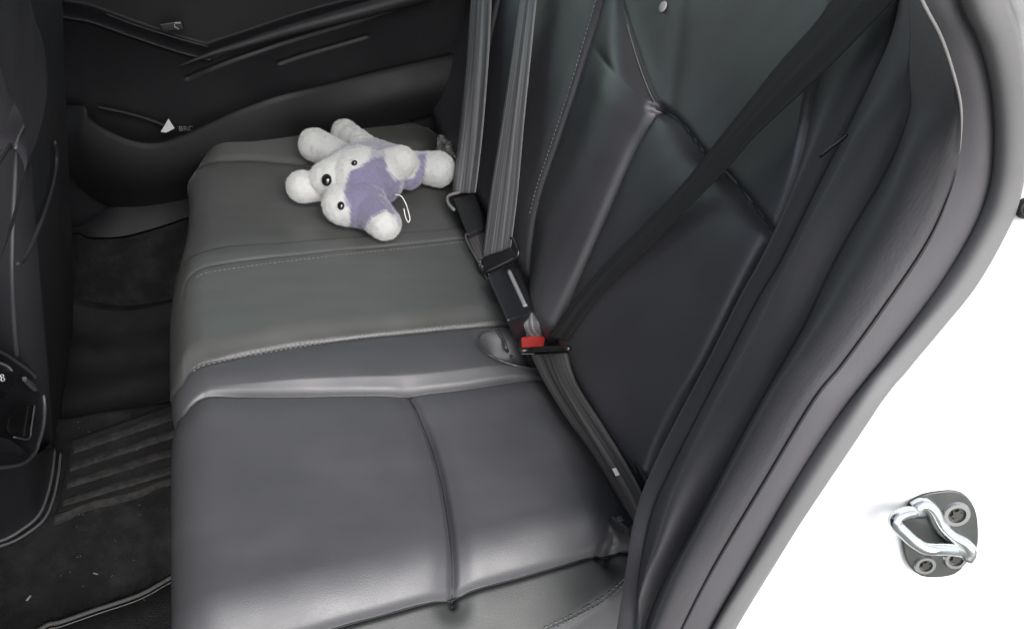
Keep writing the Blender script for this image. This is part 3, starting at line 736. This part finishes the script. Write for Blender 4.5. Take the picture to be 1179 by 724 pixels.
# ribbed tunnel mat
tm = thing('tunnel_mat', 'dusty ribbed rubber mat over the hump behind the console', 'floor mat', 'floor mats')
TLc, TRc, BRc, BLc = (84, 508), (215, 462), (215, 548), (66, 592)
g = np.zeros((60, 60, 3))
for i, u in enumerate(np.linspace(0, 1, 60)):
    for j, v in enumerate(np.linspace(0, 1, 60)):
        a = np.array(TLc)*(1-u)+np.array(TRc)*u; b = np.array(BLc)*(1-u)+np.array(BRc)*u
        px, py = a*(1-v)+b*v; g[i, j] = onz(px, py, -.272)
sheet('mat_base', g, MATM, tm, solid=.004)
for k in range(4):
    v0, v1 = .05+.24*k, .05+.24*k+.155; u0 = .03
    rows2 = []
    for t in np.linspace(0, 1, 8):
        v = v0+(v1-v0)*t; lift = .0075*(1-abs(2*t-1)**4)+.0
        a = [(np.array(TLc)*(1-u)+np.array(TRc)*u)*(1-v)+(np.array(BLc)*(1-u)+np.array(BRc)*u)*v for u in np.linspace(u0, 1, 60)]
        rows2.append(np.array([onz(p[0], p[1], -.2725+lift+.0008*math.sin(q*.9+k)) for q, p in enumerate(a)]))
    sheet('rib', np.stack(rows2, 1), RIB, tm)
rows2 = []
for t in np.linspace(0, 1, 14):
    v = .985+.15*t
    a = [(np.array(TLc)*(1-u)+np.array(TRc)*u)*(1-v)+(np.array(BLc)*(1-u)+np.array(BRc)*u)*v for u in np.linspace(-.02, 1, 60)]
    rows2.append(np.array([onz(p[0]+1.2*math.sin(q*.35), p[1]+1.5*math.sin(q*.21+1), -.270-.03*t*t) for q, p in enumerate(a)]))
sheet('mat_lip', np.stack(rows2, 1), RIB, tm, solid=.003)
settle(tm)
# near footwell mat with bound edge
nm = thing('footwell_mat', 'flat black carpet mat with a stitched edge, in the near footwell', 'floor mat', 'floor mats')
e1 = crv([(-40, 800), (0, 760), (50, 722), (70, 716), (110, 702), (160, 685), (195, 666), (230, 648)], 60)
e1w = np.array([onz(x, y, -.352) for x, y in e1]); e2w = e1w+np.array([.0, -.5, .0])
sheet('mat_sheet', np.stack([e1w*(1-t)+e2w*t for t in np.linspace(0, 1, 12)], 1), MATM, nm, flip=True, solid=.006)
tube('mat_binding', e1w+np.array([0, 0, .001]), .0036, mat('mat_binding', (.04, .039, .038), .8), nm, 8)
tube('mat_stitch', [onz(x, y+5, -.35) for x, y in e1], .0009, CVR0, nm, 6)
settle(nm)
fm = thing('footwell_mat', 'dusty black carpet mat in the far footwell below the sill plate', 'floor mat', 'floor mats')
o1 = crv([(60, 345), (100, 356), (150, 360), (200, 350), (240, 340)], 40); o2 = crv([(50, 505), (90, 500), (130, 487), (200, 462), (240, 450)], 40)
w1 = np.array([onz(x, y, -.345) for x, y in o1]); w2 = np.array([onz(x, y, -.345) for x, y in o2])
sheet('mat_sheet', np.stack([w1*(1-t)+w2*t+np.array([0, 0, .003*math.sin(t*20)]) for t in np.linspace(0, 1, 40)], 1), MATM, fm, solid=.006)
tube('mat_binding', w1+np.array([0, 0, .002]), .003, MATM, fm, 6)
settle(fm)
# crumbs and lint
V, Fc = [], []
rs = np.random.RandomState(3)
spots = [(105, 402, 1.8), (92, 423, 1.), (33, 688, 2.2), (62, 323, 1.2), (60, 329, 1.2), (110, 660, 2.), (66, 319, 1), (52, 348, 2)]+[(rs.uniform(60, 195), rs.uniform(350, 700), rs.uniform(.25, .6)) for _ in range(60)]
for x, y, s in spots:
    p = onfloor(x, y, .012); a = rs.uniform(0, 3.1); d = np.array([math.cos(a), math.sin(a), 0])*s*.0022; e = np.array([-math.sin(a), math.cos(a), .3])*s*.0007
    k = len(V); V += [p-d-e, p+d-e, p+d+e, p-d+e, p+np.array([0, 0, s*.001])]; Fc += [(k, k+1, k+4), (k+1, k+2, k+4), (k+2, k+3, k+4), (k+3, k, k+4)]
cr = mesh('crumbs', V, Fc, mat('crumb', (.16, .155, .14), .9), None, False); tag(cr, 'pale crumbs and lint scattered on the dark floor mats', 'crumbs', kind='stuff')

# ============================================================ CENTRE CONSOLE
XC = -.335
con = thing('centre_console', 'black centre console rear end with charging socket and cup recess', 'console')
out = crv([(-60, 385), (-20, 398), (0, 406), (15, 415), (33, 428), (43, 440), (48, 452), (50, 470), (48, 492), (43, 510), (38, 522), (20, 535), (-30, 540), (-60, 538)], 60)
front = np.array([onx(x, y, XC) for x, y in out]); 
sh = [front+np.array([-.0, 0, 0])]
sheet('body', np.stack([front+np.array([.012, 0, 0])*0, front+np.array([-.02, .004, .0]), front+np.array([-.30, .01, .03])], 1), PLA, con, solid=.003)
cpt = front.mean(0)-np.array([.02, 0, 0])
sheet('rear_face', np.stack([front*(1-t)+cpt*t-np.array([.012*math.sin(t*1.57), 0, 0]) for t in np.linspace(0, 1, 10)], 1), PLA, con)
tube('trim_ring', front+np.array([.002, 0, 0]), .0026, mat('satin_trim', (.06, .06, .063), .35), con, 8)
us = plate('socket_panel', [onx(x, y, XC+.012) for x, y in ((-30, 408), (0, 415), (14, 423), (18, 432), (16, 446), (10, 452), (-30, 440))], (-.02, 0, 0), PLAS, con, bev=.002)
tube('panel_edge', [onx(x, y, XC+.0135) for x, y in crv([(-5, 416), (8, 421), (14, 427)], 12)], .0016, STI, us, 6)
g8 = []
for cx_, cy_, r_ in ((2.4, 432.6, 1.8), (3.2, 436.6, 2.0)):
    g8.append([onx(cx_+r_*math.cos(a), cy_+r_*math.sin(a), XC+.0135) for a in np.linspace(0, 6.3, 14)])
multi_tube('socket_icon', g8, .0007, mat('icon_white', (.7, .7, .7), .5), us, 5)
plate('socket_slot', [onx(x, y, XC+.014) for x, y in ((-30, 443), (-2, 449), (7, 454), (6, 459), (-30, 450))], (-.004, 0, 0), BLACK, us, bev=0)
plate('side_rail', [onx(x, y, XC+.008) for x, y in ((30, 433), (40, 441), (44, 450), (39, 446), (31, 438))], (-.006, 0, 0), TRIM, con, bev=.001)
plate('cup_recess', [onx(x, y, XC+.004) for x, y in crv([(12, 480), (18, 470), (30, 467), (40, 468), (38, 485), (34, 502), (20, 503), (11, 495), (12, 480)], 20)[:-1]], (-.003, 0, 0), BLACK, con, bev=0)
tube('recess_rim', [onx(x, y, XC+.008) for x, y in crv([(40, 466), (38, 480), (36, 492), (33, 505), (16, 503)], 20)], .0013, TRIM, con, 6)
# lower flare of the console over the hump, with its edge bead
f1 = crv([(-60, 500), (0, 503), (20, 512), (36, 524), (52, 518), (60, 514)], 50); f2 = crv([(-60, 640), (0, 623), (25, 610), (44, 594), (54, 572), (60, 545), (63, 518)], 50)
q1_ = np.array([onx(x, y, XC+.0) for x, y in f1]); q2_ = np.array([onz(x, y, -.262) for x, y in f2])
sheet('lower_cover', np.stack([q1_*(1-t)+q2_*t+np.array([.0, 0, .02*math.sin(math.pi*t)]) for t in np.linspace(0, 1, 16)], 1), PLAS, con)
tube('cover_bead', q2_+np.array([0, 0, .002]), .0032, TRIM, con, 8)
q3_ = np.array([onz(x+7, y+3, -.268) for x, y in f2]); tube('cover_bead', q3_, .0022, TRIM, con, 8)
settle(con)

# ============================================================ FRONT SEAT on the far side
fs = thing('front_seat', 'dark back of the far front seat with a sagging map pocket', 'car seat')
def onf(px, py, l=0.): return at(px, py, (1, 0, -.2), (-.326+l, 0, 0))
CVR = mat('seat_cover', (.022, .021, .025), .55, .4, bump=('leather', 700, .3), var=.15, varscale=14)
sil = crv([(55, -150), (60, -60), (64, 0), (66, 60), (69, 120), (72, 180), (76, 250), (78, 320), (76, 380), (70, 430)], 60)
rgt = np.array([ony(x, y, 1.42) for x, y in sil])
rws = [rgt+np.array([-.16, -.0, 0]), rgt+np.array([-.10, .012, 0]), rgt+np.array([-.03, .01, 0])]
for t in np.linspace(0, 1, 40):
    q = rgt+np.array([0, -.47*t, 0]); q[:, 0] += .016*min(1, t*8)**.5; rws.append(q)
rws += [rws[-1]+np.array([-.03, -.012, 0]), rws[-1]+np.array([-.14, -.006, 0])]
sheet('backrest_shell', np.stack(rws, 1), PLA, fs)
def fcurve(pts, l, n=60): return np.array([onf(a, b, l) for a, b in crv(pts, n)])
u1 = fcurve([(10, -160), (18, -60), (28, 0), (40, 35), (45, 70), (42, 105), (33, 135), (22, 158), (18, 172)], .03)
rws = [u1+np.array([-.02, .0, 0])]
for t in np.linspace(0, 1, 20): q = u1+np.array([0, -.22*t, 0]); q[:, 0] += .014*math.sin(math.pi/2*min(1, t*4)); rws.append(q)
sheet('upper_cover', np.stack(rws, 1), CVR, fs)
tube('cover_piping', u1, .0016, TRIM, fs, 6)
m1 = fcurve([(63, 163), (65, 185), (60, 215), (50, 248), (38, 278), (28, 298), (20, 304)], .024, 50)
tube('map_pocket_edge', m1, .0028, CVR, fs, 8)
m2 = fcurve([(-10, 200), (2, 180), (10, 169), (18, 167), (18, 200), (15, 260), (14, 320), (17, 380), (20, 410)], .024, 70)
tube('map_pocket_edge', m2, .0026, CVR, fs, 8)
settle(fs)
# unseen near front seat left of the picture, enlarged to block front light
ns = thing('front_seat', 'unseen dark front seat on the door side, shaped to block light from the front', 'car seat')
prof = [(-.50, -.22), (-.43, .1), (-.36, .4), (-.31, .62), (-.35, .72), (-.56, .70), (-.64, .5), (-.72, .1), (-.78, -.1), (-1.2, -.06), (-1.24, -.2), (-.9, -.26)]
pts3 = [(x, z) for x, z in prof]
plate('backrest_and_cushion', [np.array([x, -.02, z]) for x, z in pts3], (0, .66, 0), PLA, ns, bev=.04)
settle(ns)

# ============================================================ PLUSH TOY
toy = thing('plush_dog', 'white and lavender plush husky lying on the far cushion', 'plush toy')
def T_(px, py, h): return oncush(px, py, 0)*0+onz(px, py, h)
prim = []
def blob(a, b, ra, rb, n=6):
    pa, pb = onz(a[0], a[1], a[2]), onz(b[0], b[1], b[2])
    for t in np.linspace(0, 1, n): prim.append((pa*(1-t)+pb*t, ra*(1-t)+rb*t))
blob((433, 205, .062), (415, 207, .066), .060, .066, 4)          # skull
blob((412, 200, .066), (385, 206, .064), .060, .044, 5)          # face to muzzle
blob((376, 206, .064), (384, 206, .062), .036, .04, 3)           # muzzle
blob((395, 236, .045), (420, 236, .045), .042, .050, 4)          # near cheek
blob((420, 176, .040), (455, 190, .040), .040, .044, 5)          # trunk
blob((455, 190, .040), (470, 200, .038), .044, .036, 4)
blob((349, 215, .040), (378, 216, .040), .034, .026, 6)          # paw
blob((363, 167, .042), (400, 182, .040), .038, .030, 6)          # paw
blob((397, 153, .034), (437, 180, .034), .032, .028, 6)          # hind paw
blob((504, 195, .040), (470, 190, .040), .041, .030, 7)          # foot at the right
blob((462, 186, .082), (440, 195, .075), .034, .040, 5)          # ear
blob((443, 258, .046), (430, 244, .046), .033, .040, 5)          # ear
bm = bmesh.new()
for c, r in prim:
    bmesh.ops.create_icosphere(bm, subdivisions=3, radius=float(r), matrix=Matrix.Translation(Vector(c)))
me = bpy.data.meshes.new('tmp'); bm.to_mesh(me); bm.free()
tmp = bpy.data.objects.new('tmp', me); COL.objects.link(tmp)
md = tmp.modifiers.new('r', 'REMESH'); md.mode = 'VOXEL'; md.voxel_size = .0026
md = tmp.modifiers.new('s', 'SMOOTH'); md.iterations = 5; md.factor = .5
dg = bpy.context.evaluated_depsgraph_get(); dg.update()
me = bpy.data.meshes.new_from_object(tmp.evaluated_get(dg)); bpy.data.objects.remove(tmp); me.name = 'plush_body'
n = len(me.vertices); co = np.zeros(n*3); me.vertices.foreach_get('co', co); co = co.reshape(-1, 3)
nr = np.zeros(n*3); me.vertices.foreach_get('normal', nr); nr = nr.reshape(-1, 3)
# sewn creases: between head and limbs the fabric is pulled in
co2 = co+nr*(.0008*np.sin(co[:, 0]*260)*np.sin(co[:, 1]*240+1)*np.sin(co[:, 2]*220)+.0012*fnoise(co[:, 0]+co[:, 2], co[:, 1], 120, 6))[:, None]
me.vertices.foreach_set('co', co2.ravel()); me.update()
px = project(co)
def inpoly(P, poly):
    poly = np.array(poly); x, y = P[:, 0], P[:, 1]; ins = np.zeros(len(P), bool); j = len(poly)-1
    for i in range(len(poly)):
        xi, yi = poly[i]; xj, yj = poly[j]
        ins ^= ((yi > y) != (yj > y)) & (x < (xj-xi)*(y-yi)/(yj-yi+1e-9)+xi); j = i
    return ins
def poly_soft(P, poly, w=1.5):
    d, _, _ = pdist(P[:, 0], P[:, 1], list(poly)+[poly[0]]); i = inpoly(P, poly); return np.clip(.5+np.where(i, d, -d)/(2*w), 0, 1)
WHT = np.array([.42, .425, .42]); LAV = np.array([.135, .125, .20]); PAL = np.array([.27, .265, .31]); 
jit = px+np.stack([np.sin(co[:, 0]*700+co[:, 2]*500), np.cos(co[:, 1]*650)], -1)*1.0
def colour(P):
    c = np.tile(WHT, (len(P), 1))
    def lay(poly, k, w=1.5):
        nonlocal c
        a = poly_soft(P, poly, w)[:, None]; c = c*(1-a)+k*a
    lay([(405, 168), (440, 160), (470, 172), (490, 190), (480, 215), (468, 250), (462, 280), (400, 285), (398, 262), (395, 240), (400, 205), (425, 185), (428, 170)], PAL, 2)
    lay([(376, 184), (392, 172), (420, 166), (440, 164), (438, 156), (410, 164), (396, 165), (380, 177)], PAL, 2)
    lay([(476, 178), (491, 176), (489, 200), (488, 216), (468, 220), (462, 200)], LAV*1.25, 2)
    lay([(403, 197), (418, 190), (430, 182), (442, 180), (452, 200), (463, 206), (458, 226), (454, 246), (436, 262), (412, 268), (402, 262), (403, 238), (396, 222)], LAV, 2)
    lay([(442, 172), (462, 168), (479, 171), (484, 190), (476, 205), (456, 208), (446, 196)], WHT, 1.5)
    lay([(420, 262), (428, 250), (444, 242), (455, 250), (462, 268), (452, 280), (420, 280)], WHT, 1.5)
    lay([(340, 240), (396, 236), (402, 240), (403, 256), (399, 265), (370, 268)], WHT, 1.5)
    return c
cc = colour(jit)
ca = me.color_attributes.new('fur', 'FLOAT_COLOR', 'POINT'); ca.data.foreach_set('color', np.c_[cc, np.ones(n)].ravel())
def furmat():
    m = mat('plush_fur', (.8, .8, .8), .95, .15, bump=('noise', 900, .8), sheen=.5, bdist=.001); N = m.node_tree.nodes
    a = N.new('ShaderNodeAttribute'); a.attribute_name = 'fur'; m.node_tree.links.new(a.outputs['Color'], N['Principled BSDF'].inputs['Base Color']); return m
FUR = furmat()
body_toy = link('plush_body', me, FUR, toy)
# short pile
me.calc_loop_triangles(); tri = np.array([t.vertices for t in me.loop_triangles]); A_, B_, C_ = co2[tri[:, 0]], co2[tri[:, 1]], co2[tri[:, 2]]
ar_ = np.linalg.norm(np.cross(B_-A_, C_-A_), axis=1); NB = 80000
k = np.random.choice(len(tri), NB, p=ar_/ar_.sum()); u, v = np.random.rand(NB), np.random.rand(NB); sw_ = u+v > 1; u[sw_], v[sw_] = 1-u[sw_], 1-v[sw_]
root = A_[k]+(B_-A_)[k]*u[:, None]+(C_-A_)[k]*v[:, None]; nn = nr[tri[k, 0]]; cl = cc[tri[k, 0]]
comb = np.stack([np.sin(root[:, 1]*60), np.cos(root[:, 0]*70), -.4+0*root[:, 0]], -1)*.35
dr = nn+comb+np.random.normal(0, .35, (NB, 3)); dr /= np.linalg.norm(dr, axis=1)[:, None]
sd3 = np.cross(dr, np.random.normal(0, 1, (NB, 3))); sd3 /= np.linalg.norm(sd3, axis=1)[:, None]
ln = np.random.uniform(.0018, .0040, NB)[:, None]
Vv = np.stack([root-sd3*.00028, root+sd3*.00028, root+dr*ln], 1).reshape(-1, 3)
fme = bpy.data.meshes.new('pile'); fme.from_pydata(Vv.tolist(), [], np.arange(NB*3).reshape(-1, 3).tolist())
ca = fme.color_attributes.new('fur', 'FLOAT_COLOR', 'POINT'); ca.data.foreach_set('color', np.repeat(np.c_[np.clip(cl*np.random.uniform(.9, 1.1, (NB, 1)), 0, 1), np.ones(NB)], 3, axis=0).ravel())
link('pile', fme, FUR, toy, False)
def surf(pxx, pyy):
    """front-most toy surface point under a pixel"""
    d = np.hypot(px[:, 0]-pxx, px[:, 1]-pyy); near = np.where(d < 3)[0]
    dist = np.linalg.norm(co2[near]-CAM, axis=1); i = near[np.argmin(dist)]; return co2[i], nr[i]
def bead(name, pxx, pyy, rx, ry, rz, m, ang=0):
    p, nn_ = surf(pxx, pyy); nv = (CAM-p)/np.linalg.norm(CAM-p); nv = nv*.6+nn_*.4
    bm = bmesh.new(); bmesh.ops.create_uvsphere(bm, u_segments=20, v_segments=12, radius=1)
    q = cam.matrix_world.to_quaternion().to_matrix().to_4x4()
    bmesh.ops.transform(bm, matrix=Matrix.Translation(Vector(p+nv*rz*.5))@q@Matrix.Rotation(ang, 4, 'Z')@Matrix.Diagonal((rx, ry, rz, 1)), verts=bm.verts)
    return from_bm(name, bm, m, toy, smooth=True)
bead('nose', 374, 208.5, .0105, .0125, .007, BLACK)
bead('eye', 407, 185.5, .0065, .0055, .005, BLACK, .6)
bead('eye', 391.5, 236.5, .007, .0085, .005, BLACK)
# string loop
st = [(455, 224, .085), (462, 226, .09), (467, 234, .08), (470, 243, .06), (472, 252, .045), (470, 256, .042), (467, 250, .045), (465, 240, .06)]
tube('string_loop', crv([onz(*p) for p in st], 50), .0009, mat('white_string', (.8, .79, .76), .8), toy, 6)
settle(toy)

# pale clear wrap crumpled behind the far belt
cw = thing('plastic_wrap', 'scrap of crumpled grey plastic beside the farthest belt', 'plastic wrap')
g = np.zeros((16, 16, 3)); rs = np.random.RandomState(9)
for i in range(16):
    for j in range(16):
        g[i, j] = onz(503+i*1.4+rs.uniform(-1, 1), 156+j*1.7+rs.uniform(-1, 1), .05+.02*math.sin(i*.5)*math.cos(j*.4)+rs.uniform(-.003, .003))
sheet('wrap_sheet', g, mat('grey_film', (.16, .17, .16), .25, .5), cw, solid=.0006)
settle(cw)
